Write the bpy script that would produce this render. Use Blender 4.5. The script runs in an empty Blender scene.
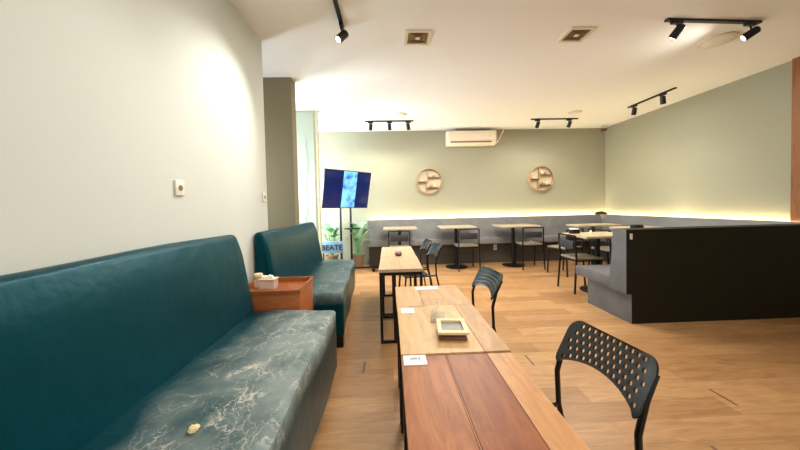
import bpy, bmesh, math, random
from math import pi, sin, cos, radians as R
from mathutils import Vector, Matrix
from mathutils.geometry import delaunay_2d_cdt
random.seed(7)
sc = bpy.context.scene
COL = sc.collection
H = 2.9; XL = -1.2; XR = 4.87; D = 6.6

# ------------------------------------------------------------ materials
def nt(name):
    m = bpy.data.materials.new(name); m.use_nodes = True
    t = m.node_tree; b = t.nodes['Principled BSDF']
    return m, t, b
def N(t, kind, **kw):
    n = t.nodes.new(kind)
    for k, v in kw.items():
        if k.startswith('i_'):
            n.inputs[k[2:].replace('_', ' ')].default_value = v
        else: setattr(n, k, v)
    return n
def rgba(c): return (c[0], c[1], c[2], 1)
def plain(name, c, rough=.5, metal=0, spec=.5, bump=0, bscale=60, vary=0, vscale=4, coat=0, trans=0, alpha=1, emit=None, estr=0):
    m, t, b = nt(name)
    b.inputs['Base Color'].default_value = rgba(c)
    b.inputs['Roughness'].default_value = rough
    b.inputs['Metallic'].default_value = metal
    b.inputs['Specular IOR Level'].default_value = spec
    b.inputs['Coat Weight'].default_value = coat
    b.inputs['Coat Roughness'].default_value = .25
    b.inputs['Transmission Weight'].default_value = trans
    b.inputs['Alpha'].default_value = alpha
    if emit:
        b.inputs['Emission Color'].default_value = rgba(emit); b.inputs['Emission Strength'].default_value = estr
    tc = N(t, 'ShaderNodeTexCoord')
    if vary:
        n = N(t, 'ShaderNodeTexNoise', i_Scale=vscale, i_Detail=5.0)
        t.links.new(tc.outputs['Object'], n.inputs['Vector'])
        mx = N(t, 'ShaderNodeMix', data_type='RGBA')
        mx.inputs[6].default_value = rgba([x * (1 - vary) for x in c]); mx.inputs[7].default_value = rgba([min(1, x * (1 + vary)) for x in c])
        t.links.new(n.outputs['Fac'], mx.inputs[0]); t.links.new(mx.outputs[2], b.inputs['Base Color'])
    if bump:
        n2 = N(t, 'ShaderNodeTexNoise', i_Scale=float(bscale), i_Detail=4.0)
        t.links.new(tc.outputs['Object'], n2.inputs['Vector'])
        bp = N(t, 'ShaderNodeBump', i_Strength=bump, i_Distance=.01)
        t.links.new(n2.outputs['Fac'], bp.inputs['Height']); t.links.new(bp.outputs['Normal'], b.inputs['Normal'])
    return m
def wood(name, c1, c2, rough=.45, along='Y', scale=1.0, knots=.0, coat=0):
    m, t, b = nt(name)
    tc = N(t, 'ShaderNodeTexCoord'); mp = N(t, 'ShaderNodeMapping')
    s = (9, 1.2, 9) if along == 'Y' else (1.2, 9, 9) if along == 'X' else (9, 9, 1.2)
    mp.inputs['Scale'].default_value = [x * scale for x in s]
    t.links.new(tc.outputs['Object'], mp.inputs['Vector'])
    n = N(t, 'ShaderNodeTexNoise', i_Scale=2.2, i_Detail=8.0, i_Roughness=.65, i_Distortion=1.6)
    t.links.new(mp.outputs['Vector'], n.inputs['Vector'])
    cr = N(t, 'ShaderNodeValToRGB')
    cr.color_ramp.elements[0].position = .34; cr.color_ramp.elements[0].color = rgba(c1)
    cr.color_ramp.elements[1].position = .62; cr.color_ramp.elements[1].color = rgba(c2)
    t.links.new(n.outputs['Fac'], cr.inputs['Fac'])
    out = cr.outputs['Color']
    if knots:
        n3 = N(t, 'ShaderNodeTexNoise', i_Scale=7.0, i_Detail=3.0, i_Distortion=.8)
        mp3 = N(t, 'ShaderNodeMapping'); mp3.inputs['Scale'].default_value = (1, .75, 1)
        t.links.new(tc.outputs['Object'], mp3.inputs['Vector']); t.links.new(mp3.outputs['Vector'], n3.inputs['Vector'])
        r3 = N(t, 'ShaderNodeValToRGB'); r3.color_ramp.elements[0].position = .60; r3.color_ramp.elements[1].position = .72
        r3.color_ramp.elements[0].color = (0, 0, 0, 1); r3.color_ramp.elements[1].color = (knots, knots, knots, 1)
        t.links.new(n3.outputs['Fac'], r3.inputs['Fac'])
        mx = N(t, 'ShaderNodeMix', data_type='RGBA'); mx.inputs[7].default_value = rgba([x * .35 for x in c1])
        t.links.new(r3.outputs['Color'], mx.inputs[0]); t.links.new(out, mx.inputs[6]); out = mx.outputs[2]
    t.links.new(out, b.inputs['Base Color'])
    b.inputs['Roughness'].default_value = rough; b.inputs['Specular IOR Level'].default_value = .28
    b.inputs['Coat Weight'].default_value = coat * .3; b.inputs['Coat Roughness'].default_value = .2
    return m

def floor_mat():
    m, t, b = nt('floor_planks')
    tc = N(t, 'ShaderNodeTexCoord')
    br = N(t, 'ShaderNodeTexBrick', offset=.37, offset_frequency=2)
    br.inputs['Scale'].default_value = 1.0
    br.inputs['Brick Width'].default_value = 1.25; br.inputs['Row Height'].default_value = .165
    br.inputs['Mortar Size'].default_value = .0016; br.inputs['Mortar Smooth'].default_value = .3
    br.inputs['Bias'].default_value = 0
    br.inputs['Color1'].default_value = (0, 0, 0, 1); br.inputs['Color2'].default_value = (1, 1, 1, 1); br.inputs['Mortar'].default_value = (.5, .5, .5, 1)
    t.links.new(tc.outputs['Object'], br.inputs['Vector'])
    cr = N(t, 'ShaderNodeValToRGB')
    e = cr.color_ramp.elements
    e[0].position = 0; e[0].color = (.37, .195, .08, 1); e[1].position = 1; e[1].color = (.54, .31, .14, 1)
    mid = e.new(.5); mid.color = (.44, .24, .105, 1)
    t.links.new(br.outputs['Color'], cr.inputs['Fac'])
    mp = N(t, 'ShaderNodeMapping'); mp.inputs['Scale'].default_value = (1.3, 9, 1)
    t.links.new(tc.outputs['Object'], mp.inputs['Vector'])
    n = N(t, 'ShaderNodeTexNoise', i_Scale=2.5, i_Detail=7.0, i_Roughness=.6, i_Distortion=1.2)
    t.links.new(mp.outputs['Vector'], n.inputs['Vector'])
    r2 = N(t, 'ShaderNodeValToRGB'); r2.color_ramp.elements[0].position = .3; r2.color_ramp.elements[0].color = (.72, .68, .62, 1)
    r2.color_ramp.elements[1].position = .7; r2.color_ramp.elements[1].color = (1.12, 1.12, 1.12, 1)
    t.links.new(n.outputs['Fac'], r2.inputs['Fac'])
    mx = N(t, 'ShaderNodeMix', data_type='RGBA', blend_type='MULTIPLY'); mx.inputs[0].default_value = 1
    t.links.new(cr.outputs['Color'], mx.inputs[6]); t.links.new(r2.outputs['Color'], mx.inputs[7])
    mo = N(t, 'ShaderNodeMix', data_type='RGBA'); mo.inputs[7].default_value = (.16, .08, .04, 1)
    mm = N(t, 'ShaderNodeMath', operation='MULTIPLY'); mm.inputs[1].default_value = .55
    t.links.new(br.outputs['Fac'], mm.inputs[0]); t.links.new(mm.outputs[0], mo.inputs[0]); t.links.new(mx.outputs[2], mo.inputs[6])
    # a few open joints between plank ends
    sep = N(t, 'ShaderNodeSeparateXYZ'); t.links.new(tc.outputs['Object'], sep.inputs[0])
    last = mo.outputs[2]
    for (gx, y0, y1) in ((2.1, 1.73, 1.89), (1.1, 2.27, 2.43), (-.23, 2.26, 2.43), (1.62, 1.32, 1.45)):
        def cmpv(sock, c, r):
            q = N(t, 'ShaderNodeMath', operation='COMPARE'); q.inputs[1].default_value = c; q.inputs[2].default_value = r
            t.links.new(sock, q.inputs[0]); return q.outputs[0]
        a = cmpv(sep.outputs[0], gx, .009); c_ = cmpv(sep.outputs[1], (y0 + y1) / 2, (y1 - y0) / 2)
        q = N(t, 'ShaderNodeMath', operation='MULTIPLY'); t.links.new(a, q.inputs[0]); t.links.new(c_, q.inputs[1])
        q2 = N(t, 'ShaderNodeMath', operation='MULTIPLY'); q2.inputs[1].default_value = .8; t.links.new(q.outputs[0], q2.inputs[0])
        z = N(t, 'ShaderNodeMix', data_type='RGBA'); z.inputs[7].default_value = (.08, .055, .035, 1)
        t.links.new(q2.outputs[0], z.inputs[0]); t.links.new(last, z.inputs[6]); last = z.outputs[2]
    t.links.new(last, b.inputs['Base Color'])
    b.inputs['Roughness'].default_value = .36
    bp = N(t, 'ShaderNodeBump', i_Strength=.15, i_Distance=.003); t.links.new(n.outputs['Fac'], bp.inputs['Height']); t.links.new(bp.outputs['Normal'], b.inputs['Normal'])
    return m

def leather(name, pale_amt):
    m, t, b = nt(name)
    tc = N(t, 'ShaderNodeTexCoord')
    n1 = N(t, 'ShaderNodeTexNoise', i_Scale=2.2, i_Detail=3.0)
    t.links.new(tc.outputs['Object'], n1.inputs['Vector'])
    base = N(t, 'ShaderNodeMix', data_type='RGBA'); base.inputs[6].default_value = (.0002, .022, .030, 1); base.inputs[7].default_value = (.0004, .042, .056, 1)
    t.links.new(n1.outputs['Fac'], base.inputs[0])
    out = base.outputs[2]
    if pale_amt:
        # patchy grey growing towards the seat front, plus a net of pale lines
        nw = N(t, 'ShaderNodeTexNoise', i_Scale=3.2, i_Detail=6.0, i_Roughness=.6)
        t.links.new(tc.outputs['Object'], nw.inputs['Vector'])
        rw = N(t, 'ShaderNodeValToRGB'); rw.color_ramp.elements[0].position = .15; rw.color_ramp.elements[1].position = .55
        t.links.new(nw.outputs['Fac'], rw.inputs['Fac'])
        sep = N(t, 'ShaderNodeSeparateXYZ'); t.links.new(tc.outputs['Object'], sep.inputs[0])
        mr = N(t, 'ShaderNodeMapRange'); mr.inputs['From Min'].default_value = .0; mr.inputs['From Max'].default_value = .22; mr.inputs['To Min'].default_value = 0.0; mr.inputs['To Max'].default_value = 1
        sub = N(t, 'ShaderNodeMath', operation='SUBTRACT'); sub.inputs[1].default_value = PALE_X
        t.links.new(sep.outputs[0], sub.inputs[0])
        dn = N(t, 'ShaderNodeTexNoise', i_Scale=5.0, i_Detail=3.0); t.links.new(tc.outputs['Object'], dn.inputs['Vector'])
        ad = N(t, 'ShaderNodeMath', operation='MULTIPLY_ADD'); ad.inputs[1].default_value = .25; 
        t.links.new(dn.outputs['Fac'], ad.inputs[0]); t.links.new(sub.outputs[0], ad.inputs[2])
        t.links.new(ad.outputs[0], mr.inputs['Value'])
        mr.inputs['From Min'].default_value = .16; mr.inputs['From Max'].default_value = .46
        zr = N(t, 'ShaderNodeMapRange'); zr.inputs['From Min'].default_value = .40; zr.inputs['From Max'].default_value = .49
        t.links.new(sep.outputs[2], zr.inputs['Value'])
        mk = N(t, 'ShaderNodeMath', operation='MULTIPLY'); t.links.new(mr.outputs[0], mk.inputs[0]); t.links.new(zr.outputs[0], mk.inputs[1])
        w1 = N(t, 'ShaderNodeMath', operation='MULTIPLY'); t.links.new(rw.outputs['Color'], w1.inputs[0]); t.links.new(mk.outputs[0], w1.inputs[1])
        w2 = N(t, 'ShaderNodeMath', operation='MULTIPLY'); w2.inputs[1].default_value = .85 * pale_amt; t.links.new(w1.outputs[0], w2.inputs[0])
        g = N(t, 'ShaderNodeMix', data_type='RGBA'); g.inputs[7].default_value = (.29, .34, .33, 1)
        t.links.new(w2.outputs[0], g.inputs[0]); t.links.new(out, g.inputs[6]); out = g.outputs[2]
        # net of pale lines
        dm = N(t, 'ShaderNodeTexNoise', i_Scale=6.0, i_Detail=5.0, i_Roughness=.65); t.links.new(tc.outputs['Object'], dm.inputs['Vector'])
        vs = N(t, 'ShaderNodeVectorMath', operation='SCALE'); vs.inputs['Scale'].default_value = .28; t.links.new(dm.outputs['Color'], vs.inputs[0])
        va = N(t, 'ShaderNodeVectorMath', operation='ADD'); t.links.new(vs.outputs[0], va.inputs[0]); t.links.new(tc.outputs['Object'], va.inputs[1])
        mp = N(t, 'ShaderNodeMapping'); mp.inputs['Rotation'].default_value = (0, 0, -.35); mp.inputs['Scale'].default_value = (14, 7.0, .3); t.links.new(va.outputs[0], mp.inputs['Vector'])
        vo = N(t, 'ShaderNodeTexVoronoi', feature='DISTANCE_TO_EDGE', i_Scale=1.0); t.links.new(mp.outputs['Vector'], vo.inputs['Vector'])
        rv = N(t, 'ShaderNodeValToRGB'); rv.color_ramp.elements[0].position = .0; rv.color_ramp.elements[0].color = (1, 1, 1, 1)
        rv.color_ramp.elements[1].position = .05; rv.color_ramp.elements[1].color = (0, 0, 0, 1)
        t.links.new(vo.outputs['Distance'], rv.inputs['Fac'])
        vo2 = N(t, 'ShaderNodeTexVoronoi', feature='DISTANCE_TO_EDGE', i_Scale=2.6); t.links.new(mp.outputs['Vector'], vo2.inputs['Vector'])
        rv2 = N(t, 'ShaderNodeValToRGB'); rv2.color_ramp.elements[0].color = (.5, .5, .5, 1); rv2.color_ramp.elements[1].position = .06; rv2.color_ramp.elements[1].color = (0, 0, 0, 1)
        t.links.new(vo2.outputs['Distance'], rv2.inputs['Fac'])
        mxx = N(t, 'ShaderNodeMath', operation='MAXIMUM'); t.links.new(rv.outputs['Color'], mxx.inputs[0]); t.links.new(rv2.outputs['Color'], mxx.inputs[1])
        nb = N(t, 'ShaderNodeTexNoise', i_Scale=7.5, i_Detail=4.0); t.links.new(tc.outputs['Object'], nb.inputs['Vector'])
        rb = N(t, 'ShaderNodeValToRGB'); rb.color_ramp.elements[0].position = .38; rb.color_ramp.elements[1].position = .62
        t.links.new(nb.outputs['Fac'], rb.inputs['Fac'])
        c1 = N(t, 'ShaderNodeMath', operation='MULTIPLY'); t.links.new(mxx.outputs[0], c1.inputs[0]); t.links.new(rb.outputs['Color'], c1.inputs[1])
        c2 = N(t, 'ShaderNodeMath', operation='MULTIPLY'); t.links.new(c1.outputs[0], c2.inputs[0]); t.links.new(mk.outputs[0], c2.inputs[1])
        c3 = N(t, 'ShaderNodeMath', operation='MULTIPLY'); c3.inputs[1].default_value = pale_amt; t.links.new(c2.outputs[0], c3.inputs[0])
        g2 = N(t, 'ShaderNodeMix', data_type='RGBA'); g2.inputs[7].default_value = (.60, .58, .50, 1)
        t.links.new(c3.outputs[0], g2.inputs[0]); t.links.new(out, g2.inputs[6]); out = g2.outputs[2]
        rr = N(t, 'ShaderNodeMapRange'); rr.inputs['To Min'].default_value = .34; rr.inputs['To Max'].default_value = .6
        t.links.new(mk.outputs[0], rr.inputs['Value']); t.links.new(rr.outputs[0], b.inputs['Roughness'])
    else:
        b.inputs['Roughness'].default_value = .36
    b.inputs['Specular Tint'].default_value = (.22, .80, 1, 1)
    b.inputs['Specular IOR Level'].default_value = .3 if not pale_amt else .25
    t.links.new(out, b.inputs['Base Color'])
    nb2 = N(t, 'ShaderNodeTexNoise', i_Scale=9.0, i_Detail=6.0); t.links.new(tc.outputs['Object'], nb2.inputs['Vector'])
    bp = N(t, 'ShaderNodeBump', i_Strength=.25, i_Distance=.02); t.links.new(nb2.outputs['Fac'], bp.inputs['Height']); t.links.new(bp.outputs['Normal'], b.inputs['Normal'])
    return m
PALE_X = -.98

M = {}
M['ceiling'] = plain('ceiling_paint', (.87, .845, .81), .9, bump=.05, bscale=20)
M['wall'] = plain('sage_wall_paint', (.325, .315, .23), .9, vary=.03, vscale=1.5, bump=.05, bscale=40)
M['wall_l'] = plain('cream_wall_paint', (.56, .58, .53), .9, vary=.02, vscale=1.5, bump=.05, bscale=40)
M['pillar'] = plain('taupe_paint', (.21, .175, .105), .9, vary=.03)
M['floor'] = floor_mat()
M['leather'] = leather('teal_leather', 0)
M['leather_veined'] = leather('veined_teal_leather', 1.0)
M['leather_veined2'] = leather('lightly_veined_teal_leather', .45)
M['concrete'] = plain('grey_cement', (.19, .19, .19), .55, vary=.35, vscale=5, bump=.2, bscale=30)
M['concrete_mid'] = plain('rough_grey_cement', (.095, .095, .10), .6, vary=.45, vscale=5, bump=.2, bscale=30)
M['concrete_shade'] = plain('shaded_cement', (.013, .010, .003), .7, spec=.3, vary=.35, vscale=4, bump=.15, bscale=30)  # darker copy of the partition cement, shade of its front put into the colour
M['base_dark'] = plain('bench_base_dark', (.06, .05, .035), .6, vary=.4, vscale=3)
M['black'] = plain('black_metal', (.012, .011, .011), .35, metal=.4)
M['black_plastic'] = plain('black_plastic', (.013, .015, .017), .27, spec=.5)
M['dark_pad'] = plain('dark_pad', (.02, .02, .022), .6)
M['box_wood'] = wood('reddish_box_wood', (.28, .075, .02), (.40, .13, .04), .35, 'X')
M['pallet_red'] = wood('red_plank', (.27, .08, .02), (.43, .15, .045), .45, 'Y', 1.0, .35, coat=.05)
M['pallet_red2'] = wood('deep_red_plank', (.21, .055, .014), (.34, .105, .03), .45, 'Y', 1.0, .35, coat=.05)
M['pallet_orange'] = wood('orange_plank', (.48, .215, .075), (.62, .32, .13), .4, 'Y', 1.0, .2, coat=.2)
M['pale'] = wood('pale_plank', (.50, .30, .13), (.68, .44, .21), .45, 'Y', .9, .45, coat=.15)
M['pale_brown'] = wood('pale_brown_plank', (.40, .225, .10), (.54, .32, .15), .45, 'Y', .9, .3, coat=.15)
M['tan'] = wood('tan_plank', (.47, .27, .13), (.60, .37, .19), .45, 'Y', .9, .15, coat=.15)
M['top_mid'] = wood('light_table_wood', (.44, .29, .17), (.55, .39, .25), .4, 'Y', .7, .1, coat=.2)
M['top_far'] = wood('cream_table_wood', (.44, .35, .22), (.56, .46, .31), .3, 'X', .7, 0, coat=.3)
M['seat_light'] = plain('light_seat', (.20, .17, .12), .4, vary=.2)
M['door_wood'] = wood('brown_trim_wood', (.20, .075, .025), (.30, .12, .04), .4, 'Z')
M['white'] = plain('white_plastic', (.72, .68, .58), .35)
M['ac'] = plain('cream_plastic', (.80, .70, .54), .35)
M['paper'] = plain('white_card', (.85, .85, .85), .6)
M['print'] = plain('grey_print', (.35, .35, .38), .7)
M['vent'] = plain('vent_brown', (.24, .155, .07), .5, metal=.3)
M['vent_frame'] = plain('vent_frame', (.72, .62, .46), .5)
M['clear'] = plain('clear_plastic', (.85, .8, .75), .15, alpha=.38)
M['tissue'] = plain('tissue', (.9, .9, .88), .8)
M['cork'] = plain('cream_lid', (.78, .62, .36), .5)
M['led'] = plain('warm_led', (1, .8, .5), .5, emit=(1, .78, .42), estr=24)
M['lens'] = plain('lamp_lens', (1, .9, .7), .3, emit=(1, .9, .74), estr=3)
M['lens_dim'] = plain('frosted_disc', (.8, .76, .66), .4)
M['leaf'] = plain('leaf', (.16, .36, .17), .45, vary=.5, vscale=12)
M['pot'] = plain('clay_pot', (.28, .19, .11), .7, vary=.2)
M['sign_blue'] = plain('sign_blue', (.16, .30, .48), .5, vary=.3, vscale=8)
M['sign_dark'] = plain('sign_navy', (.01, .03, .07), .5)
M['panel'] = plain('pale_glazed_panel', (.42, .48, .40), .3, vary=.04)
M['frame_pale'] = plain('pale_frame', (.60, .57, .42), .6)
M['decor_wood'] = wood('decor_wood', (.34, .22, .12), (.46, .32, .19), .6, 'X', 2)
M['decor_back'] = plain('decor_backing', (.60, .51, .36), .8, vary=.06, vscale=6)
M['pink'] = plain('pink_wrap', (.55, .22, .30), .5, vary=.4, vscale=40)
M['brown'] = plain('dark_brown', (.14, .055, .03), .5)
M['screen'] = None
M['chip'] = plain('pale_foam', (.85, .68, .38), .8, vary=.2, vscale=60)
M['glass'] = plain('window_glass', (.9, .95, 1), .05, alpha=.12)
M['smoked'] = plain('grey_glass', (.22, .23, .22), .1, coat=.6)

def screen_mat():
    m, t, b = nt('tv_picture')
    tc = N(t, 'ShaderNodeTexCoord'); sep = N(t, 'ShaderNodeSeparateXYZ'); t.links.new(tc.outputs['Object'], sep.inputs[0])
    # local x from -.45 to .45; bright phone-shaped picture in the middle
    q = N(t, 'ShaderNodeMath', operation='COMPARE'); q.inputs[1].default_value = .03; q.inputs[2].default_value = .155
    t.links.new(sep.outputs[0], q.inputs[0])
    n = N(t, 'ShaderNodeTexNoise', i_Scale=6.0, i_Detail=4.0); t.links.new(tc.outputs['Object'], n.inputs['Vector'])
    cr = N(t, 'ShaderNodeValToRGB'); e = cr.color_ramp.elements
    e[0].position = .36; e[0].color = (.05, .10, .55, 1); e[1].position = .62; e[1].color = (.25, .75, .80, 1)
    mm = e.new(.47); mm.color = (.16, .42, .78, 1)
    t.links.new(n.outputs['Fac'], cr.inputs['Fac'])
    mx = N(t, 'ShaderNodeMix', data_type='RGBA'); mx.inputs[6].default_value = (.004, .010, .065, 1)
    t.links.new(q.outputs[0], mx.inputs[0]); t.links.new(cr.outputs['Color'], mx.inputs[7])
    t.links.new(mx.outputs[2], b.inputs['Emission Color']); b.inputs['Emission Strength'].default_value = 1.0
    b.inputs['Base Color'].default_value = (.003, .005, .02, 1); b.inputs['Roughness'].default_value = .12
    return m
M['screen'] = screen_mat()

# ------------------------------------------------------------ mesh helpers
class MB:
    def __init__(s): s.b = bmesh.new(); s.mi = 0
    def _new(s, vs, fs):
        v = [s.b.verts.new(p) for p in vs]
        for f in fs:
            try:
                q = s.b.faces.new([v[i] for i in f]); q.material_index = s.mi
            except ValueError: pass
        return v
    def box(s, x0, x1, y0, y1, z0, z1, mat=None):
        P = [(x, y, z) for x in (x0, x1) for y in (y0, y1) for z in (z0, z1)]
        if mat: P = [mat @ Vector(p) for p in P]
        return s._new(P, [(0, 1, 3, 2), (4, 6, 7, 5), (0, 4, 5, 1), (2, 3, 7, 6), (0, 2, 6, 4), (1, 5, 7, 3)])
    def prism(s, poly, a0, a1, axis='Y'):
        n = len(poly)
        def P(u, v, a):
            return {'Y': (u, a, v), 'X': (a, u, v), 'Z': (u, v, a)}[axis]
        vs = [P(u, v, a0) for u, v in poly] + [P(u, v, a1) for u, v in poly]
        fs = [tuple(range(n)), tuple(range(2 * n - 1, n - 1, -1))] + [(i, i + n, (i + 1) % n + n, (i + 1) % n) for i in range(n)]
        return s._new(vs, fs)
    def lathe(s, prof, c=(0, 0, 0), seg=24, mat=None):
        vs = []
        for r, z in prof:
            for k in range(seg):
                a = 2 * pi * k / seg; p = Vector((r * cos(a), r * sin(a), z))
                if mat: p = mat @ p
                vs.append(p + Vector(c))
        fs = []
        for i in range(len(prof) - 1):
            for k in range(seg):
                k2 = (k + 1) % seg; fs.append((i * seg + k, i * seg + k2, (i + 1) * seg + k2, (i + 1) * seg + k))
        fs.append(tuple(range(seg - 1, -1, -1))); fs.append(tuple(range((len(prof) - 1) * seg, len(prof) * seg)))
        return s._new(vs, fs)
    def tube(s, pts, r, seg=8, square=False):
        pts = [Vector(p) for p in pts]; rings = []
        n = len(pts); up = None
        for i, p in enumerate(pts):
            t = ((pts[min(i + 1, n - 1)] - p).normalized() + (p - pts[max(i - 1, 0)]).normalized()).normalized()
            if up is None:
                up = Vector((0, 0, 1)) if abs(t.z) < .9 else Vector((0, 1, 0))
            a = t.cross(up).normalized(); bb = a.cross(t).normalized(); up = bb
            k = 4 if square else seg; rr = r * (1.414 if square else 1); off = pi / 4 if square else 0
            rings.append([p + a * rr * cos(2 * pi * j / k + off) + bb * rr * sin(2 * pi * j / k + off) for j in range(k)])
        k = len(rings[0]); vs = [p for q in rings for p in q]; fs = []
        for i in range(n - 1):
            for j in range(k):
                j2 = (j + 1) % k; fs.append((i * k + j, i * k + j2, (i + 1) * k + j2, (i + 1) * k + j))
        fs.append(tuple(range(k - 1, -1, -1))); fs.append(tuple(range((n - 1) * k, n * k)))
        return s._new(vs, fs)
    def bevel(s, w, seg=3):
        bmesh.ops.bevel(s.b, geom=list(s.b.edges), offset=w, segments=seg, profile=.5, affect='EDGES', clamp_overlap=True)
        return s
    def done(s, name, mats, parent=None, smooth=True, loc=None):
        bmesh.ops.recalc_face_normals(s.b, faces=s.b.faces)
        me = bpy.data.meshes.new(name); s.b.to_mesh(me); s.b.free()
        for m in (mats if isinstance(mats, (list, tuple)) else [mats]): me.materials.append(m)
        if smooth:
            for p in me.polygons: p.use_smooth = True
            try: me.set_sharp_from_angle(angle=R(35))
            except Exception: pass
        o = bpy.data.objects.new(name, me); COL.objects.link(o)
        if parent: o.parent = parent
        if loc: o.location = loc
        return o
def BX(name, m, parent, *b, bev=0, seg=2, loc=None):
    q = MB(); q.box(*b)
    if bev: q.bevel(bev, seg)
    return q.done(name, m, parent, loc=loc)
def tag(o, label, cat, group=None):
    o['label'] = label; o['category'] = cat
    if group: o['group'] = group
    return o
def thing(name, label, cat, loc=(0, 0, 0), rz=0, group=None):
    o = bpy.data.objects.new(name, None); COL.objects.link(o); o.location = loc; o.rotation_euler = (0, 0, rz)
    o.empty_display_size = .1
    return tag(o, label, cat, group)
def struct(name, q, m, parent=None):
    o = q.done(name, m, parent)
    if not parent: o['kind'] = 'structure'
    return o
def dup(o, parent=None):
    c = o.copy(); COL.objects.link(c); c.parent = parent
    for ch in list(o.children): dup(ch, c)
    return c
def place(o, loc, rz, label, group=None):
    o.location = loc; o.rotation_euler = (0, 0, rz); o['label'] = label
    if group: o['group'] = group
    return o
def arc(c, r, a0, a1, n):
    return [(c[0] + r * cos(a0 + (a1 - a0) * i / n), c[1] + r * sin(a0 + (a1 - a0) * i / n)) for i in range(n + 1)]

# ------------------------------------------------------------ room shell
q = MB(); q.box(-2.4, XR + .1, -1.6, D + .1, -.1, 0); struct('floor', q, M['floor'])
q = MB(); q.box(-2.4, XR + .1, -1.6, D + .1, H, H + .1); struct('ceiling', q, M['ceiling'])
q = MB(); q.box(-2.4, XR + .1, D, D + .1, 0, H); struct('wall_back', q, M['wall'])
q = MB(); q.box(XR, XR + .1, -1.6, D, 0, H); struct('wall_right', q, M['wall'])
q = MB(); q.box(XL - .12, XL, -1.6, 3.0, 0, H); struct('wall_left', q, M['wall_l'])
# recess wall with two window openings
wx = -2.2
q = MB()
for (y0, y1, z0, z1) in ((3.0, 3.15, 0, H), (3.7, 4.15, 0, H), (4.95, 5.35, 0, H), (6.4, D, 0, H), (3.15, 6.4, 0, .5), (3.15, 6.4, 2.6, H)):
    q.box(wx - .12, wx, y0, y1, z0, z1)
q.box(wx, XL - .12, 2.9, 3.0, 0, H)
struct('wall_recess', q, M['wall_l'])
for i, (y0, y1) in enumerate(((3.15, 3.7), (4.15, 4.95), (5.35, 6.4))):
    q = MB()
    for a in ((y0, y0 + .05, .5, 2.6), (y1 - .05, y1, .5, 2.6), (y0, y1, .5, .55), (y0, y1, 2.55, 2.6)): q.box(wx - .10, wx - .03, *a)
    w = struct('window_%d' % (i + 1), q, M['white'])
    g = MB(); g.box(wx - .075, wx - .065, y0 + .04, y1 - .04, .54, 2.56); g.done('pane', M['glass'], w)
q = MB(); q.box(-1.75, -1.19, 3.83, 4.0, 0, H); q.box(wx, -1.75, 3.83, 3.95, 0, H); struct('wall_pillar', q, M['pillar'])
# stub wall with a pale glazed panel
q = MB(); q.box(-1.8, -1.185, 5.13, 5.25, 0, H); w = struct('wall_stub', q, M['frame_pale'])
q = MB()
poly = [(-1.56, .05)] + [(-1.235, .05)] + arc((-1.285, 2.82), .05, 0, pi / 2, 5) + [(-1.56, 2.87)]
q.prism(poly, 5.115, 5.135, 'Y'); q.done('panel', M['panel'], w)
q = MB(); q.tube([(-1.38 + .0, 5.105, 2.4), (-1.36, 5.105, 2.0), (-1.40, 5.105, 1.6), (-1.37, 5.105, 1.3), (-1.43, 5.105, 1.05)], .003, 6)
q.done('cable', M['print'], w)
# wooden jamb at the far right
q = MB(); q.box(XR - .05, XR, 2.9, 3.44, .97, H); struct('trim_1', q, M['door_wood'])
q = MB(); q.box(-2.2, -.5, D - .015, D, 0, .09); struct('baseboard_back', q, M['wall'])

# ------------------------------------------------------------ built-in benches
yb = 6.17
t = thing('booth_bench', 'long grey cement bench running along the back wall under the light strip', 'bench', (-.47, 6.4, 0))
BX('seat', M['concrete'], t, 0, 4.34 + .47, yb - 6.4, .1, .43, .545, bev=.008)
q = MB(); q.prism([(.0, .53), (.03, .97), (.13, .97), (.13, .53)], 0, 4.645 + .47, 'X'); q.done('backrest', M['concrete'], t)
BX('base', M['base_dark'], t, .02, 4.34 + .47, -.05, .13, 0, .43)
t = thing('booth_bench', 'grey cement bench along the right wall behind the partition', 'bench', (4.4, 3.2, 0))
BX('seat', M['concrete'], t, -.055, .25, 0, 3.22, .43, .545, bev=.008)
q = MB(); q.prism([(.25, .53), (.30, .97), (.40, .97), (.40, .53)], 0, 3.32, 'Y'); q.done('backrest', M['concrete'], t)
BX('base', M['base_dark'], t, .08, .4, 0, 3.32, 0, .43)
t = thing('partition_bench', 'dark grey cement partition bench, front shade in its colour, with wide seat slab, free-standing', 'bench', (2.4, 2.96, 0))
xe = XR - 2.4 - .07
q = MB(); q.prism([(0, .31), (0, .97), (.18, .97), (.235, .40), (.235, .31)], 0, xe, 'X')
o = q.done('backrest', [M['concrete_shade'], M['concrete_mid']], t, smooth=False)
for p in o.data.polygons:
    if p.normal.x < -.5 or p.normal.y > .3: p.material_index = 1  # end and seat side stay plain grey, front keeps its painted shade
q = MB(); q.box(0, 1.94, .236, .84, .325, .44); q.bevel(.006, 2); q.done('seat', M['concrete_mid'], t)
q = MB(); q.box(.055, 1.94, .0, .68, 0, .31); q.box(1.94, xe, .0, .23, 0, .31); o = q.done('base', [M['concrete_shade'], M['concrete_mid']], t, smooth=False)
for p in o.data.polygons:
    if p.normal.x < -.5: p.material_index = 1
q = MB(); q.box(.035, .06, -.012, 0, .87, .93); q.bevel(.003, 1); o = q.done('switch', M['white'], t)
# LED strips in the gap behind the backrests
q = MB(); q.box(-.45, XR - .02, D - .055, D - .03, .945, .96); tag(q.done('led_strip', M['led']), 'warm glowing light strip hidden behind the back wall bench', 'light strip')
q = MB(); q.box(XR - .06, XR - .035, 3.0, D - .06, .945, .96); tag(q.done('led_strip', M['led']), 'warm glowing light strip hidden behind the right wall bench', 'light strip')
# shelf that carries the strips
q = MB(); q.box(-.44, XR - .3, D - .07, D, .90, .945); q.box(XR - .07, XR, 3.0, D, .90, .945); struct('trim_2', q, M['concrete'])

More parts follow.
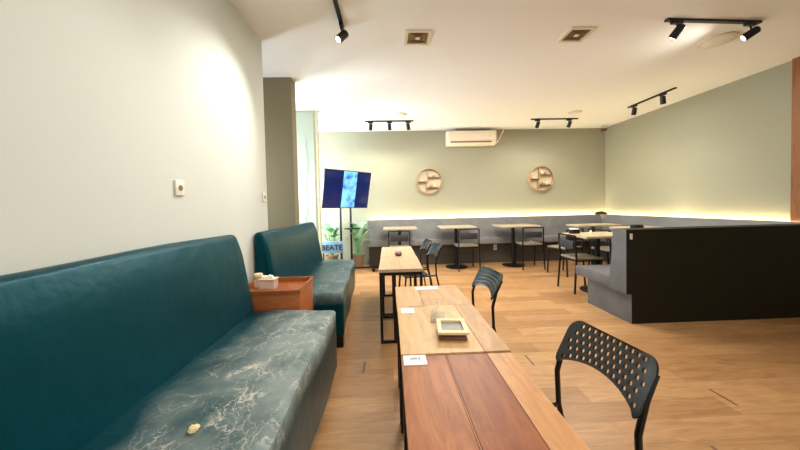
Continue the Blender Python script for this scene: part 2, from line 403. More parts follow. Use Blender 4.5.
# ------------------------------------------------------------ sofas
def sofa(name, label, x_rear, y0, y1, f0, f1, mat_seat, top=1.075, sh=.5, sk=.07):
    """f0,f1: x of the seat front at the near and far end"""
    t = thing(name, label, 'sofa', ((x_rear + f0) / 2, (y0 + y1) / 2, 0))
    ox, oy = t.location.x, t.location.y
    # seat: grid box so it can sag a little
    q = MB(); b = q.b
    n = 14
    q.box(x_rear + .10, 0, y0, y1, sk, sh)
    for v in b.verts:
        if v.co.x == 0: v.co.x = f0 if abs(v.co.y - y0) < .01 else f1
    bmesh.ops.bevel(b, geom=list(b.edges), offset=.038, segments=5, profile=.5, affect='EDGES')
    bmesh.ops.recalc_face_normals(b, faces=b.faces)
    for yy in [y0 + (y1 - y0) * i / 24 for i in range(1, 24)]:
        bmesh.ops.bisect_plane(b, geom=list(b.verts) + list(b.edges) + list(b.faces), plane_co=(0, yy, 0), plane_no=(0, 1, 0))
    for xx in [x_rear + .2 + .06 * i for i in range(9)]:
        if xx < min(f0, f1) - .05: bmesh.ops.bisect_plane(b, geom=list(b.verts) + list(b.edges) + list(b.faces), plane_co=(xx, 0, 0), plane_no=(1, 0, 0))
    for v in b.verts:
        if v.co.z > sh - .02:
            v.co.z += .008 * sin(v.co.y * 6 + 1) * sin((v.co.x + 1) * 9) + .004 * sin(v.co.y * 17)
        elif v.co.x > f0 - .1: v.co.x += .006 * sin(v.co.y * 8)
    for v in b.verts: v.co.z = v.co.z
    o = q.done('seat', mat_seat, t); o.matrix_parent_inverse = Matrix.Translation((-ox, -oy, 0))
    q = MB(); q.box(x_rear + .12, min(f0, f1) - .05, y0 + .04, y1 - .04, 0, .09); q.box(f0 - .09, f0 - .015, y0 + .05, y0 + .12, 0, .1); o = q.done('plinth', M['black'], t); o.matrix_parent_inverse = Matrix.Translation((-ox, -oy, 0))
    # backrest
    q = MB(); b = q.b
    q.prism([(x_rear, .05), (x_rear, top), (x_rear + .075, top), (x_rear + .12, .95), (x_rear + .20, .48), (x_rear + .22, .05)], y0, y1, 'Y')
    bmesh.ops.recalc_face_normals(b, faces=b.faces)
    ed = [e for e in b.edges if not (abs(e.verts[0].co.z - .05) < 1e-5 and abs(e.verts[1].co.z - .05) < 1e-5)]
    bmesh.ops.bevel(b, geom=ed, offset=.032, segments=5, profile=.5, affect='EDGES', clamp_overlap=True)
    for yy in [y0 + (y1 - y0) * i / 24 for i in range(1, 24)]:
        bmesh.ops.bisect_plane(b, geom=list(b.verts) + list(b.edges) + list(b.faces), plane_co=(0, yy, 0), plane_no=(0, 1, 0))
    for v in b.verts:
        if v.co.z > 1.0: v.co.z += .005 * sin(v.co.y * 5)
    o = q.done('backrest', M['leather'], t); o.matrix_parent_inverse = Matrix.Translation((-ox, -oy, 0))
    return t
sofa('sofa', 'teal leather sofa nearest the camera, seat greyed and netted with pale lines', XL + .01, -.5, 2.225, -.41, -.405, M['leather_veined'], 1.095, .525)
sofa('sofa', 'second teal leather sofa, farther along, beyond the wooden box table', XL + .01, 2.645, 4.45, -.43, -.53, M['leather_veined2'], 1.06, .5, .11)
# crumb on the near sofa
q = MB(); bmesh.ops.create_icosphere(q.b, subdivisions=3, radius=.017)
for v in q.b.verts: v.co *= 1 + .35 * (random.random() - .5); v.co.z *= .6
o = q.done('foam_scrap', M['chip'], loc=(-.68, 1.02, .532)); tag(o, 'small pale yellow foam scrap lying on the nearest teal sofa seat', 'scrap')

# ------------------------------------------------------------ box side table
t = thing('side_table', 'reddish brown wooden box table with raised rim between the two sofas', 'table', (-.915, 2.475, 0))
BX('body', M['box_wood'], t, -.235, .23, -.23, .16, 0, .615, bev=.004)
q = MB(); a, c, w_ = -.24, .235, .015
q.box(a, c, -.235, -.235 + w_, .615, .64); q.box(a, c, .16 - w_, .165, .615, .65); q.box(a, a + w_, -.22, .145, .615, .65); q.box(c - w_, c, -.22, .145, .615, .645)
q.done('rim', M['box_wood'], t); t.scale = (1, 1, 1.03)
t = thing('tissue_box', 'clear plastic tissue holder with cream lid and white tissues, on the box table', 'tissue box', (-.975, 2.41, .6345), R(-4)); t.scale = (.82, .82, .85)
BX('container', M['clear'], t, -.075, .075, -.05, .05, 0, .085, bev=.008)
BX('lid', M['cork'], t, -.082, .082, -.056, .056, .086, .098, bev=.004)
q = MB()
for k in range(5):
    cx = -.045 + .02 * k; hh = .022 + .012 * random.random()
    q.prism([(cx - .02, .098), (cx - .012, .098 + hh), (cx + .008, .098 + hh * .7), (cx + .02, .098)], -.022 + .006 * (k % 2), .02 - .005 * (k % 3), 'Y')
q.bevel(.003, 1); q.done('tissues', M['tissue'], t)
t = thing('small_jar', 'small cream lidded jar left of the tissue holder on the box table', 'jar', (-1.08, 2.47, .6345))
q = MB(); q.lathe([(.03, 0), (.032, .01), (.03, .085)], seg=18); q.done('jar_body', M['clear'], t)
q = MB(); q.lathe([(.034, .086), (.034, .105), (.028, .11)], seg=18); q.done('lid', M['cork'], t)

# ------------------------------------------------------------ cafe tables (front row)
def cafe_table(label, x0, x1, y0, y1, ztop, planks, legs_extra=False, group=None):
    cx, cy = (x0 + x1) / 2, (y0 + y1) / 2
    t = thing('cafe_table', label, 'table', (cx, cy, 0), 0, group)
    q = MB(); mats = []
    for (a, b_, c, d, m) in planks:   # fractions of width and of depth
        if m not in mats: mats.append(m)
        q.mi = mats.index(m)
        g = .0012
        q.box(x0 - cx + (x1 - x0) * a + g, x0 - cx + (x1 - x0) * b_ - g, y0 - cy + (y1 - y0) * c + g, y0 - cy + (y1 - y0) * d - g, ztop - .028, ztop)
    q.done('tabletop', [M[m] for m in mats], t, smooth=False)
    w, l = (x1 - x0) / 2 - .018, (y1 - y0) / 2 - .03
    f = MB(); r = .014
    for s in (-1, 1):
        f.box(-w, w, s * l - r, s * l + r, ztop - .06, ztop - .03)
        f.box(s * w - r, s * w + r, -l, l, ztop - .06, ztop - .03)
    f.done('frame', M['black'], t, smooth=False)
    for sx in (-1, 1):
        for sy in (-1, 1):
            BX('leg', M['black'], t, sx * w - .0125, sx * w + .0125, sy * l - .0125, sy * l + .0125, 0, ztop - .06)
    for sy in (-1, 1):
        BX('floor_bar', M['black'], t, -w + .013, w - .013, sy * l - .0125, sy * l + .0125, .0, .024)
        if legs_extra: BX('upright', M['black'], t, -w + .11, -w + .14, sy * l - .012, sy * l + .012, .025, ztop - .06)
    return t
cafe_table('cafe table nearest the camera with reddish planks and one orange plank', .03, .452, .55, 1.125, .695,
           [(0, .40, 0, 1, 'pallet_red'), (.40, .411, 0, 1, 'pallet_orange'), (.411, .78, 0, 1, 'pallet_red2'), (.78, 1, 0, 1, 'pallet_orange')])
cafe_table('pale plank cafe table carrying the small tray, between reddish and tan tables', .03, .458, 1.131, 1.68, .70,
           [(0, .76, 0, 1, 'pale'), (.76, 1, 0, 1, 'pale_brown')])
cafe_table('tan brown cafe table at the far end of the near row, white card on it', .027, .458, 1.686, 2.10, .698,
           [(0, .36, 0, 1, 'tan'), (.36, 1, 0, 1, 'pale_brown')])
cafe_table('light wood cafe table just beyond the near row, first of the two', -.113, .296, 2.72, 3.405, .69,
           [(0, .5, 0, 1, 'top_mid'), (.5, 1, 0, 1, 'top_mid')], True)
cafe_table('light wood cafe table with a small pink ornament, second beyond the near row', -.117, .292, 3.41, 4.22, .69,
           [(0, 1, 0, 1, 'top_mid')], True)

def card(label, x, y, z, w, d, rz):
    t = thing('table_card', label, 'card', (x, y, z), rz)
    BX('card_sheet', M['paper'], t, -w / 2, w / 2, -d / 2, d / 2, .0005, .003)
    q = MB()
    for (a, b_, r) in ((-.2, .12, .012), (.16, .24, .018)): q.box(a * w, b_ * w, .12 * d - r / 2, .12 * d + r / 2, .0031, .0036)
    for k in range(5): q.box((-.3 + .14 * k) * w, (-.24 + .14 * k) * w, -.16 * d, -.10 * d, .0031, .0036)
    q.done('print', M['print'], t, smooth=False)
card('white printed card on the left corner of the reddish table', .081, 1.093, .695, .085, .07, 0)
card('small white printed card on the left edge of the pale tray table', .085, 1.60, .70, .07, .075, 0)
card('white card at the far edge of the tan cafe table', .24, 2.035, .698, .155, .065, 0)

# tray with frame and menu stand
t = thing('ash_tray', 'square cream-rimmed tray with grey well on the pale plank table', 'tray', (.262, 1.30, .70), R(-6))
q = MB(); q.box(-.058, .058, -.07, .07, 0, .014); q.bevel(.004, 2); q.done('base', M['brown'], t)
q = MB(); q.box(-.05, .05, -.055, .055, .0145, .028); q.done('well', M['smoked'], t)
q = MB()
for a in ((-.064, .064, -.078, -.055), (-.064, .064, .055, .078), (-.064, -.046, -.055, .055), (.046, .064, -.055, .055)): q.box(*a, .0285, .038)
q.done('rim', M['cork'], t, smooth=False)
t = thing('menu_stand', 'clear acrylic menu stand leaning behind the cream-rimmed tray', 'menu stand', (.232, 1.50, .70), R(-10))
q = MB(); q.prism([(-.035, 0), (-.03, 0), (.012, .085), (.007, .087)], -.075, .075, 'X' if False else 'Y'); q.done('sheet', M['clear'], t, smooth=False)
BX('foot', M['clear'], t, -.03, .035, -.075, .075, 0, .003)
t = thing('candy_pot', 'small pink and brown ornament on the second light wood table', 'ornament', (.09, 3.46, .69)); t.scale = (.85, .85, .7)
q = MB(); q.lathe([(.035, 0), (.05, .02), (.045, .045)], seg=16); q.done('pot', M['brown'], t)
q = MB()
for k in range(9):
    a = k * 2.4; mt = Matrix.Translation((.032 * cos(a), .03 * sin(a), .05 + .01 * (k % 2))); bmesh.ops.create_icosphere(q.b, subdivisions=2, radius=.02, matrix=mt)
q.done('wraps', M['pink'], t)

# ------------------------------------------------------------ perforated chairs
def perforated(W, Hh, rows, cols, hr, rad_top, arch, thick, bendf):
    """sheet in (u,v): u across, v up; returns MB"""
    outline = []
    outline += [(-W / 2, .03), (-W / 2 + .004, .014), (-W / 2 + .014, .004)] if arch else [(-W / 2, .0)]
    k = 12
    for i in range(1, k):
        u = -W / 2 + W * i / k
        if arch and (i == 0 or i == k): continue
        outline.append((u, arch * (1 - (2 * u / W) ** 2) ** .8 if abs(u) < W / 2 else 0))
    outline += [(W / 2 - .014, .004), (W / 2 - .004, .014), (W / 2, .03)] if arch else [(W / 2, 0)]
    outline += arc((W / 2 - rad_top, Hh - rad_top), rad_top, 0, pi / 2, 6)
    outline += arc((-W / 2 + rad_top, Hh - rad_top), rad_top, pi / 2, pi, 6)
    vs = [Vector(p) for p in outline]; faces = [list(range(len(vs)))]
    m = W * .075
    for r_ in range(rows):
        for c in range(cols):
            f = c / (cols - 1) if r_ % 2 == 0 else (c + .5) / (cols - 1)
            if f > 1: continue
            u = -W / 2 + m + (W - 2 * m) * f
            lo = arch * (1 - min(1, (2 * u / W) ** 2)) ** .8 + Hh * .09
            v = lo + (Hh * .9 - lo) * r_ / (rows - 1)
            if abs(u) > W / 2 - rad_top and v > Hh - rad_top:
                dx = abs(u) - (W / 2 - rad_top); dy = v - (Hh - rad_top)
                if math.hypot(dx, dy) > rad_top - hr * 1.8: continue
            i0 = len(vs); vs += [Vector((u + hr * cos(a * pi / 4), v + hr * sin(a * pi / 4))) for a in range(8)]
            faces.append(list(range(i0, i0 + 8)))
    V, E_, F_, _, _, _ = delaunay_2d_cdt(vs, [], faces, 2, 1e-6)
    q = MB(); b = q.b
    n = len(V); fr = []; bk = []
    for v in V:
        p, nrm = bendf(v.x, v.y); fr.append(b.verts.new(p + nrm * thick / 2)); bk.append(b.verts.new(p - nrm * thick / 2))
    cnt = {}
    for f in F_:
        b.faces.new([fr[i] for i in f]); b.faces.new([bk[i] for i in reversed(f)])
        for i in range(len(f)):
            e = (f[i], f[(i + 1) % len(f)]); cnt[tuple(sorted(e))] = cnt.get(tuple(sorted(e)), 0) + 1
    for e, c in cnt.items():
        if c == 1: b.faces.new([fr[e[0]], fr[e[1]], bk[e[1]], bk[e[0]]])
    return q
def back_line(v):  # v height above z=.58 -> x
    return .195 + .095 * (v / .175)
def make_chair(mat):
    t = thing('perforated_chair', 'x', 'chair')
    W = .372
    def bend(u, v):
        x = back_line(v) + .022 * (1 - (2 * u / W) ** 2) - .012; return Vector((x, u, .60 + v)), Vector((1, 0, -.5)).normalized()
    perforated(W, .175, 5, 13, .0082, .045, .05, .009, bend).done('backrest', mat, t)
    def bend2(u, v):
        return Vector((-.205 + v, u, .43 - .012 * (1 - (2 * u / .38) ** 2))), Vector((0, 0, 1))
    perforated(.37, .31, 9, 11, .007, .04, .0, .008, bend2).done('seat', mat, t)
    for s in (-1, 1):
        y = s * .182
        q = MB(); q.tube([(.275, y * 1.04, .0), (.238, y, .25), (.20, y, .42), (.195, y, .56), (.225, y * .99, .66), (.265, y * .97, .735)], .0105, 8); q.done('leg', M['black'], t)
        q = MB(); q.tube([(-.215, y * 1.04, .0), (-.19, y * 1.01, .25), (-.175, y, .41)], .0105, 8); q.done('leg', M['black'], t)
        q = MB(); q.tube([(-.18, y, .413), (.20, y, .413)], .009, 8); q.done('side_rail', M['black'], t)
    q = MB(); q.tube([(-.175, -.185, .408), (-.175, .185, .408)], .009, 8); q.done('cross_rail', M['black'], t)
    q = MB(); q.tube([(.09, -.185, .408), (.09, .185, .408)], .009, 8); q.done('cross_rail', M['black'], t)
    return t
ch = make_chair(M['black_plastic'])
g_ = None
c2_ = dup(ch); c3_ = dup(ch); c4_ = dup(ch)
place(ch, (.52, 1.02, 0), R(7), 'black perforated chair nearest the camera, beside the reddish table')
place(c2_, (.48, 2.18, 0), R(6), 'single black perforated chair standing beyond the tan table on its right')
place(c3_, (.325, 3.74, 0), R(8), 'nearer of the two perforated chairs at the light wood tables')
place(c4_, (.275, 4.22, 0), R(8), 'farther of the two perforated chairs at the light wood tables')

# ------------------------------------------------------------ pedestal tables and framed chairs at the back
def pedestal(label, x0, x1, y0, y1, z, px, py, r=.22):
    t = thing('pedestal_table', label, 'table', (px, py, 0))
    q = MB(); q.box(x0 - px, x1 - px, y0 - py, y1 - py, z - .03, z); q.bevel(.004, 1); q.done('tabletop', M['top_far'], t)
    q = MB(); q.lathe([(.035, .02), (.035, z - .05), (.11, z - .045), (.11, z - .031)], seg=16); q.done('column', M['black'], t)
    q = MB(); q.lathe([(r, 0), (r, .012), (r * .8, .02), (.05, .035)], seg=28); q.done('base', M['black'], t)
    return t
pedestal('light-topped pedestal table at the back bench, leftmost of the three', -.13, .53, 5.75, 6.3, .83, .19, 6.0)
pedestal('light-topped pedestal table at the back bench, middle of the three', 1.0, 1.68, 5.75, 6.3, .83, 1.33, 6.0)
pedestal('light-topped pedestal table at the back bench, rightmost of the three', 2.17, 2.95, 5.75, 6.3, .82, 2.5, 6.0)
pedestal('square pedestal table beside the grey end of the partition bench', 2.60, 3.3, 3.87, 4.45, .80, 2.92, 4.12)
pedestal('long light-topped table in the back right corner', 3.45, 4.25, 5.35, 5.75, .83, 3.85, 5.55)
pedestal('light-topped table behind the partition near the right wall', 3.72, 4.38, 4.35, 4.95, .83, 4.05, 4.65)
def make_frame_chair():
    t = thing('framed_chair', 'x', 'chair'); t.scale = (.97, .97, .95)     # back at -y, faces +y
    W = .40; h = .86
    for s in (-1, 1):
        x = s * W / 2
        q = MB(); q.tube([(x * 1.06, -.225, 0), (x, -.19, .5), (x, -.21, h - .02)], .010, square=True); q.done('leg', M['black'], t, smooth=False)
        q = MB(); q.tube([(x, .2, 0), (x, .17, .47)], .010, square=True); q.done('leg', M['black'], t, smooth=False)
    q = MB(); q.tube([(-W / 2, -.21, h - .02), (W / 2, -.21, h - .02)], .010, square=True); q.done('top_rail', M['black'], t, smooth=False)
    BX('backrest', M['dark_pad'], t, -W / 2 + .03, W / 2 - .03, -.225, -.195, .64, .76, bev=.008)
    q = MB(); q.box(-W / 2 - .005, W / 2 + .005, -.19, .2, .485, .515); q.bevel(.01, 2); q.done('seat', M['seat_light'], t)
    BX('seat_frame', M['black'], t, -W / 2, W / 2, -.18, .19, .462, .484)
    return t
fc = make_frame_chair()
fcs = [dup(fc) for _ in range(5)]
place(fc, (.17, 5.72, 0), 0, 'black framed chair with small dark backrest at the leftmost back table')
place(fcs[0], (1.47, 5.76, 0), R(2), 'black framed chair with light seat at the middle back table')
place(fcs[1], (2.70, 5.74, 0), R(-2), 'black framed chair with light seat at the rightmost back table')
place(fcs[2], (2.73, 4.20, 0), R(-90), 'black framed chair pulled up beside the partition bench table')
place(fcs[3], (3.08, 5.18, 0), R(20), 'dark-backed chair behind the square table, left of the corner tables')
place(fcs[4], (3.62, 4.82, 0), R(-80), 'dark-backed chair in front of the corner tables, right one')
t = thing('napkin_box', 'dark napkin holder with white top on the square table by the partition', 'napkin holder', (2.70, 4.3, .80))
BX('holder', M['black'], t, -.055, .055, -.05, .05, 0, .06, bev=.004); BX('napkins', M['tissue'], t, -.05, .05, -.045, .045, .061, .078, bev=.003)
q = MB(); q.lathe([(.015, 0), (.018, .02), (.008, .045)], seg=12); tag(q.done('salt_shaker', M['tissue'], loc=(2.95, 4.3, .80)), 'tiny white shaker on the square table by the partition', 'shaker')
t = thing('napkin_box', 'black box on the table behind the partition top', 'napkin holder', (3.86, 4.55, .83))
BX('holder', M['black'], t, -.07, .07, -.05, .05, 0, .045, bev=.004); BX('napkins', M['dark_pad'], t, -.06, .06, -.04, .04, .046, .055)
q = MB(); q.prism([(-.12, 0), (-.1, .05), (.02, .07), (.12, .04), (.13, 0)], -.04, .04); q.bevel(.008, 2); tag(q.done('folded_cloth', M['dark_pad'], loc=(4.68, 6.485, .972)), 'dark folded cloth lying on the bench ledge in the corner', 'cloth')
q = MB(); q.tube([(-.04, 0, .004), (0, .02, .03), (.05, 0, .006), (.02, -.03, .004)], .004, 6); tag(q.done('scrap_paper', M['tissue'], loc=(2.76, 5.78, .49)), 'crumpled white paper on the seat of the rightmost back chair', 'paper')
# outlets on the bench front
for (x, lb) in ((2.25, 'white outlet on the bench base between the middle and right tables'), (3.66, 'white outlet on the bench base right of the rightmost back chair')):
    t = thing('wall_outlet', lb, 'outlet', (x, 6.345, .27))
    BX('plate', M['white'], t, -.035, .035, -.012, .003, 0, .12, bev=.003); BX('socket', M['print'], t, -.02, .02, -.015, -.0125, .03, .07)

# ------------------------------------------------------------ TV on stand
t = thing('tv_stand', 'black two-pole television stand with small shelf and base feet', 'stand', (-.86, 6.0, 0))
for x in (-.12, .08):
    q = MB(); q.tube([(x, .04, .03), (x, .04, 1.75)], .021, 10); q.done('pole', M['black'], t)
q = MB(); q.box(-.02, .28, -.16, .06, .83, .85); q.bevel(.004, 1); q.done('shelf', M['black'], t)
q = MB(); q.box(-.3, .68, -.02, .03, .03, .06); q.box(-.3, -.24, -.25, .05, .03, .06); q.box(.5, .56, -.25, .1, .03, .06); q.done('base', M['black'], t)
for (x, y) in ((-.27, -.22), (-.27, .08), (.53, -.22), (.53, .08)):
    q = MB(); q.lathe([(.028, -.012), (.028, .012)], mat=Matrix.Rotation(pi / 2, 4, 'X'), c=(x, y, .0285), seg=14); q.done('castor', M['black'], t)
q = MB(); q.box(-.14, .10, .02, .06, 1.45, 1.7); q.done('bracket', M['black'], t)
t = thing('television', 'flat television tilted on its stand showing a blue vertical picture', 'television', (-.79, 5.83, 1.60), 0)
t.rotation_euler = (R(12), R(1), R(42)); t.rotation_mode = 'XYZ'
BX('casing', M['black'], t, -.525, .525, -.0, .04, -.365, .365, bev=.006)
q = MB(); q.box(-.51, .51, -.004, -.0005, -.35, .352); q.done('screen', M['screen'], t, smooth=False)
BX('mount', M['black'], t, -.1, .1, .041, .075, -.12, .12)

# ------------------------------------------------------------ plant and sign box
def plant(label, x, y, n, h0, spread, seed):
    random.seed(seed)
    t = thing('potted_plant', label, 'plant', (x, y, 0))
    q = MB(); q.lathe([(.10, 0), (.14, .26), (.15, .28), (.13, .28), (.12, .25)], seg=20); q.done('pot', M['pot'], t)
    q = MB(); s = MB()
    for k in range(n):
        a = random.random() * 2 * pi; l = spread * (.5 + random.random() * .6); zt = h0 * (.75 + .45 * random.random())
        base = Vector((.04 * cos(a), .04 * sin(a), .26)); tip = Vector((l * cos(a), l * sin(a), zt))
        mid = (base + tip) / 2 + Vector((0, 0, .12))
        s.tube([base, mid, tip], .005, 5)
        d = (tip - mid).normalized(); side = d.cross(Vector((0, 0, 1))).normalized(); L = .17 + .1 * random.random(); w = .045 + .02 * random.random()
        pts = []
        for i in range(7):
            f = i / 6; c = tip + d * L * f - Vector((0, 0, .11 * f * f)); ww = w * sin(pi * min(.98, f * .9 + .06))
            pts.append((c - side * ww, c + Vector((0, 0, -.006)), c + side * ww))
        vs = [p for tr in pts for p in tr]; fs = []
        for i in range(6):
            for j in range(2): fs.append((i * 3 + j, i * 3 + j + 1, i * 3 + j + 4, i * 3 + j + 3))
        q._new(vs, fs)
    s.done('stems', M['leaf'], t); q.done('leaves', M['leaf'], t)
plant('leafy green plant in a brown pot behind the television stand, right one', -.68, 6.24, 30, .72, .16, 3)
plant('leafy green plant behind the television stand beside the pale panel, left one', -1.22, 6.24, 30, .70, .16, 5)
t = thing('letter_sign', 'pale blue box sign with dark block letters beside the television stand', 'sign', (-1.13, 5.83, 0))
BX('board', M['sign_blue'], t, -.21, .21, -.0, .06, .38, .60, bev=.004)
for s_ in (-.17, .17): BX('leg', M['black'], t, s_ - .012, s_ + .012, .02, .045, 0, .379)
cu = bpy.data.curves.new('lettering', 'FONT'); cu.body = 'BEATE'; cu.size = .145; cu.extrude = .004; cu.align_x = 'CENTER'; cu.offset = .003
tmp = bpy.data.objects.new('tmp_text', cu); COL.objects.link(tmp)
dg = bpy.context.evaluated_depsgraph_get(); me = bpy.data.meshes.new_from_object(tmp.evaluated_get(dg)); bpy.data.objects.remove(tmp)
me.materials.clear(); me.materials.append(M['sign_dark']); lo = bpy.data.objects.new('lettering', me); COL.objects.link(lo); lo.parent = t
lo.rotation_euler = (pi / 2, 0, 0); lo.location = (0, -.005, .44)

# ------------------------------------------------------------ wall things
t = thing('air_conditioner', 'cream split air conditioner high on the back wall', 'air conditioner', (1.80, D, 2.53))
q = MB(); q.prism([(0, .0), (-.13, .0), (-.20, .06), (-.22, .14), (-.22, .29), (-.19, .31), (0, .31)], -.53, .53, 'X'); q.bevel(.008, 2); q.done('body', M['ac'], t)
q = MB(); q.box(-.46, .42, -.215, -.19, .055, .078); q.done('air_slot', M['brown'], t)
q = MB(); q.box(-.50, .50, -.226, -.219, .105, .275); q.bevel(.004, 1); q.done('front_panel', M['ac'], t)
q = MB(); q.box(.36, .41, -.232, -.2265, .16, .2); q.done('display', M['vent_frame'], t)
q = MB(); q.tube([(.50, -.07, .03), (.60, -.05, .08), (.68, -.04, .2), (.745, -.03, .33), (.76, -.03, .369)], .014, 8); q.done('pipe', M['ac'], t)
def wall_decor(label, x, z, seed):
    t = thing('round_shelf', label, 'wall shelf', (x, D, z))
    Rr = .275; rx = Matrix.Rotation(pi / 2, 4, 'X')
    q = MB(); q.lathe([(Rr - .012, .001), (Rr - .012, .015)], seg=48, mat=rx); q.done('backing', M['decor_back'], t)
    q = MB(); b = q.b; seg = 48
    vs = []
    for (r_, d) in ((Rr, -.0005), (Rr, -.09), (Rr - .014, -.09), (Rr - .014, -.0005)):
        for k in range(seg):
            a = 2 * pi * k / seg; vs.append((r_ * cos(a), d, r_ * sin(a)))
    fs = [(i * seg + k, i * seg + (k + 1) % seg, ((i + 1) % 4) * seg + (k + 1) % seg, ((i + 1) % 4) * seg + k) for i in range(4) for k in range(seg)]
    q._new(vs, fs); q.done('ring', M['decor_wood'], t)
    for (x0, x1, zz) in ((-.03, .235, .075), (-.255, -.04, -.02), (-.055, .21, -.15)): BX('shelf', M['brown'], t, x0, x1, -.085, -.016, zz - .007, zz + .007)
    for (xx, z0, z1) in ((-.04, -.011, .25), (-.065, -.245, -.03)): BX('divider', M['decor_wood'], t, xx - .008, xx + .008, -.085, -.016, z0, z1)
    for k, (xx, zz, r_) in enumerate(((.02, .084, .035), (.10, .084, .028), (.12, -.141, .04), (.03, -.141, .03), (-.16, -.011, .03))):
        q = MB(); q.lathe([(r_ * .6, 0), (r_, r_ * .8), (r_ * .5, r_ * 1.7), (r_ * .6, r_ * 2.0)], seg=14)
        side = 'left' if x < 2 else 'right'
        o = q.done('ornament', M['decor_wood'] if k % 2 else M['cork'], loc=(x + xx, D - .05, z + zz))
        where = ('upper right compartment, left of its pair', 'upper right compartment, right of its pair', 'lower compartment, right of its pair', 'lower compartment, left of its pair', 'left compartment')[k]
        tag(o, 'small ornament in the %s round wall shelf, %s' % (side, where), 'ornament', 'ornaments in the round wall shelves')
wall_decor('round wooden wall shelf left on the back wall, below the air conditioner', .885, 1.79, 1)
wall_decor('round wooden wall shelf right of the air conditioner', 3.37, 1.80, 2)
def switch(label, y, z):
    t = thing('wall_socket', label, 'socket', (XL, y, z))
    BX('plate', M['white'], t, .0, .012, -.036, .036, -.044, .044, bev=.004, seg=2); q = MB(); q.lathe([(.017, .0125), (.015, .0155), (.006, .016)], seg=16, mat=Matrix.Rotation(pi / 2, 4, 'Y')); q.done('socket', M['vent'], t)
switch('white wall socket with a dark round hole on the left wall above the nearest sofa', 1.76, 1.40)
switch('white wall socket at the far end of the left wall by the pillar', 2.92, 1.38)
t = thing('security_camera', 'small white and dark security camera in the ceiling corner', 'security camera', (4.72, 6.42, H))
q = MB(); q.lathe([(.06, -.02), (.06, -.0005)], seg=20); q.done('mount', M['white'], t)
q = MB(); q.tube([(0, 0, -.021), (-.01, -.02, -.06)], .014, 8); q.done('arm', M['white'], t)
q = MB(); q.lathe([(.025, -.06), (.03, -.05), (.03, .05), (.026, .06)], mat=Matrix.Rotation(R(80), 4, 'Y'), c=(-.03, -.03, -.09), seg=16); q.done('body', M['brown'], t)

# ------------------------------------------------------------ ceiling things
def vent(label, x, y, rz=0):
    t = thing('ceiling_vent', label, 'ceiling vent', (x, y, H), rz)
    s = .125; i = .098
    q = MB(); z0, z1 = -.014, -.0005
    for a in ((-s, s, -s, -i), (-s, s, i, s), (-s, -i, -i, i), (i, s, -i, i)): q.box(*a, z0, z1)
    q.done('frame', M['vent_frame'], t, smooth=False)
    q = MB(); q.box(-i, i, -i, i, -.002, -.0005)
    for k in range(1, 4):
        r = i * k / 4
        for a in ((-r, r, -r, -r + .004), (-r, r, r - .004, r), (-r, -r + .004, -r, r), (r - .004, r, -r, r)): q.box(*a, -.010, -.002)
    q.done('louvre', M['vent'], t, smooth=False)
    BX('centre', M['vent_frame'], t, -.02, .02, -.02, .02, -.014, -.0105)
vent('square brown ceiling vent left of centre, nearer the sofas', .315, 2.95, 0)
vent('square brown ceiling vent right of centre', 1.865, 2.91, 0)
def disc(label, x, y, r, name='ceiling_speaker'):
    t = thing(name, label, 'ceiling fixture', (x, y, H))
    q = MB(); q.lathe([(r, -.0005), (r, -.012), (r * .85, -.02)], seg=32); q.done('rim', M['vent_frame'], t)
    q = MB(); q.lathe([(r * .8, -.0205), (r * .6, -.028)], seg=32); q.done('cover', M['lens_dim'], t)
disc('flat round ceiling disc beyond the left rear track lamps', .23, 5.4, .11)
disc('flat round ceiling disc beyond the right rear track lamps', 3.42, 5.4, .11)
disc('round shallow ceiling dome beside the big right track light', 3.42, 3.02, .15)

def track(label, x0, y0, x1, y1, heads, col=(1, .90, .74), blend=.7, size=100):
    cx, cy = (x0 + x1) / 2, (y0 + y1) / 2
    t = thing('track_light', label, 'track light', (cx, cy, H))
    d = Vector((x1 - x0, y1 - y0, 0)); L = d.length; ang = math.atan2(d.y, d.x)
    q = MB(); q.box(-L / 2, L / 2, -.017, .017, -.02, -.0005, mat=Matrix.Rotation(ang, 4, 'Z')); q.done('rail', M['black'], t, smooth=False)
    for (hx, hy, tx, ty, tz, pw) in heads:
        p = Vector((hx - cx, hy - cy, 0))
        aim = (Vector((tx, ty, tz)) - Vector((hx, hy, H - .12))).normalized()
        q = MB(); q.box(-.05, .05, -.015, .015, -.045, -.021, mat=Matrix.Translation(p) @ Matrix.Rotation(ang, 4, 'Z')); hd = q.done('lamp_head', M['black'], t, smooth=False)
        rot = aim.to_track_quat('Z', 'Y').to_matrix().to_4x4()
        pos = p + Vector((0, 0, -.12)) 
        q = MB(); q.tube([p + Vector((0, 0, -.046)), pos - aim * .02], .007, 8); q.done('arm', M['black'], hd)
        q = MB(); q.lathe([(.024, -.065), (.034, -.055), (.036, .04), (.034, .055), (.03, .05)], seg=20, mat=Matrix.Translation(pos) @ rot); q.done('barrel', M['black'], hd)
        q = MB(); q.lathe([(.028, .0505), (.028, .0525)], seg=16, mat=Matrix.Translation(pos) @ rot); q.done('lens', M['lens'], hd)
        if pw:
            l = bpy.data.lights.new('track_beam', 'SPOT'); l.energy = pw; l.color = col; l.spot_size = R(size); l.spot_blend = blend; l.shadow_soft_size = .04
            lo = bpy.data.objects.new('track_beam', l); COL.objects.link(lo)
            lo.location = Vector((hx, hy, H - .12)) + aim * .07; lo.rotation_euler = aim.to_track_quat('-Z', 'Y').to_euler()
    return t
track('black track light above the near sofa, cut by the top edge', -.385, .6, -.385, 2.78, [(-.385, 2.72, -1.2, 2.15, 1.75, 60), (-.385, 1.5, -1.2, 1.0, 1.3, 9)], col=(1, .97, .92), size=75, blend=1.0)
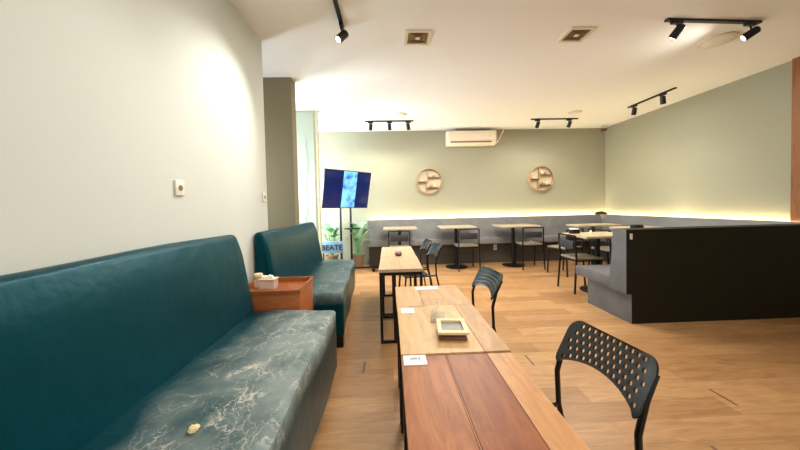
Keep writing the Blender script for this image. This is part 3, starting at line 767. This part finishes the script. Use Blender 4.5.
track('large black two-lamp track light at the upper right of the ceiling', 2.54, 2.67, 3.48, 2.71, [(2.64, 2.67, 2.2, 3.3, 1.8, 8), (3.37, 2.70, 2.6, 3.2, 2.2, 18)], size=150, col=(1, .93, .82))
track('two-lamp black track light running towards the corner along the right wall', 4.22, 5.15, 4.21, 4.27, [(4.215, 5.02, 4.4, 5.6, 1.2, 9), (4.215, 4.48, 4.5, 4.7, 1.2, 8)])
track('three-lamp black track light on the left before the back wall', -.43, 5.8, .5, 5.8, [(-.32, 5.8, -.5, 6.6, 1.4, 20), (.04, 5.8, .1, 6.6, 1.3, 18), (.40, 5.8, .7, 6.6, 1.4, 10)])
track('two-lamp black track light right of the air conditioner before the back wall', 2.8, 5.8, 3.73, 5.8, [(2.93, 5.8, 2.8, 6.6, 1.4, 10), (3.56, 5.8, 3.4, 6.6, 1.2, 10)])

# ------------------------------------------------------------ lights
def area(name, loc, aim, sx, sy, e, col):
    l = bpy.data.lights.new(name, 'AREA'); l.shape = 'RECTANGLE'; l.size = sx; l.size_y = sy; l.energy = e; l.color = col
    o = bpy.data.objects.new(name, l); COL.objects.link(o); o.location = loc
    o.rotation_euler = Vector(aim).to_track_quat('-Z', 'Y').to_euler(); return o
# daylight through the recess windows
area('daylight', (wx - .2, 3.43, 1.55), (1, .0, -.1), 2.0, .6, 50, (.80, .92, 1))
area('daylight', (wx - .2, 4.55, 1.55), (1, .0, -.1), 2.0, .8, 170, (.80, .92, 1))
area('daylight', (wx - .2, 5.88, 1.55), (1, .0, -.1), 2.0, 1.0, 230, (.80, .92, 1))
# added fill light behind the camera, aimed to brighten the left wall
area('daylight', (1.6, -1.45, 1.9), (-1, .45, -.05), 1.8, 1.6, 34, (1, .98, .93))
# cove light rising from behind the benches
area('cove_glow', ((XR - .45) / 2, D - .045, .965), (0, .1, 1), XR + .3, .03, 7, (1, .84, .52))
area('cove_glow', (XR - .045, 4.8, .965), (.1, 0, 1), .03, 3.5, 6, (1, .84, .52))
# unseen warm area lights added below the ceiling to lift overall brightness
for (x, y, e) in ((.5, 1.9, 20), (1.0, 4.4, 66), (3.2, 5.0, 22)):
    area('ceiling_fill', (x, y, 2.82), (0, 0, -1), 1.2, 1.2, e, (1, .94, .84))
w = bpy.data.worlds.new('world'); sc.world = w; w.use_nodes = True
w.node_tree.nodes['Background'].inputs[0].default_value = (1, .93, .84, 1); w.node_tree.nodes['Background'].inputs[1].default_value = .25

# ------------------------------------------------------------ camera
yaw, pitch, roll = .035, .0275, -.0233
f = Vector((sin(yaw) * cos(pitch), cos(yaw) * cos(pitch), -sin(pitch)))
r = Vector((cos(yaw), -sin(yaw), 0)); u = r.cross(f)
r2 = cos(roll) * r + sin(roll) * u; u2 = -sin(roll) * r + cos(roll) * u
cam = bpy.data.cameras.new('camera'); co = bpy.data.objects.new('camera', cam); COL.objects.link(co)
co.matrix_world = Matrix(((r2.x, u2.x, -f.x, 0), (r2.y, u2.y, -f.y, 0), (r2.z, u2.z, -f.z, 1.27), (0, 0, 0, 1)))
cam.sensor_width = 36; cam.lens = 13.5; cam.shift_y = -11.2 / 800; cam.clip_start = .02
sc.camera = co
sc.view_settings.view_transform = 'Standard'; sc.view_settings.look = 'None'; sc.view_settings.gamma = 1
sc.view_settings.use_curve_mapping = False; sc.view_settings.exposure = .66
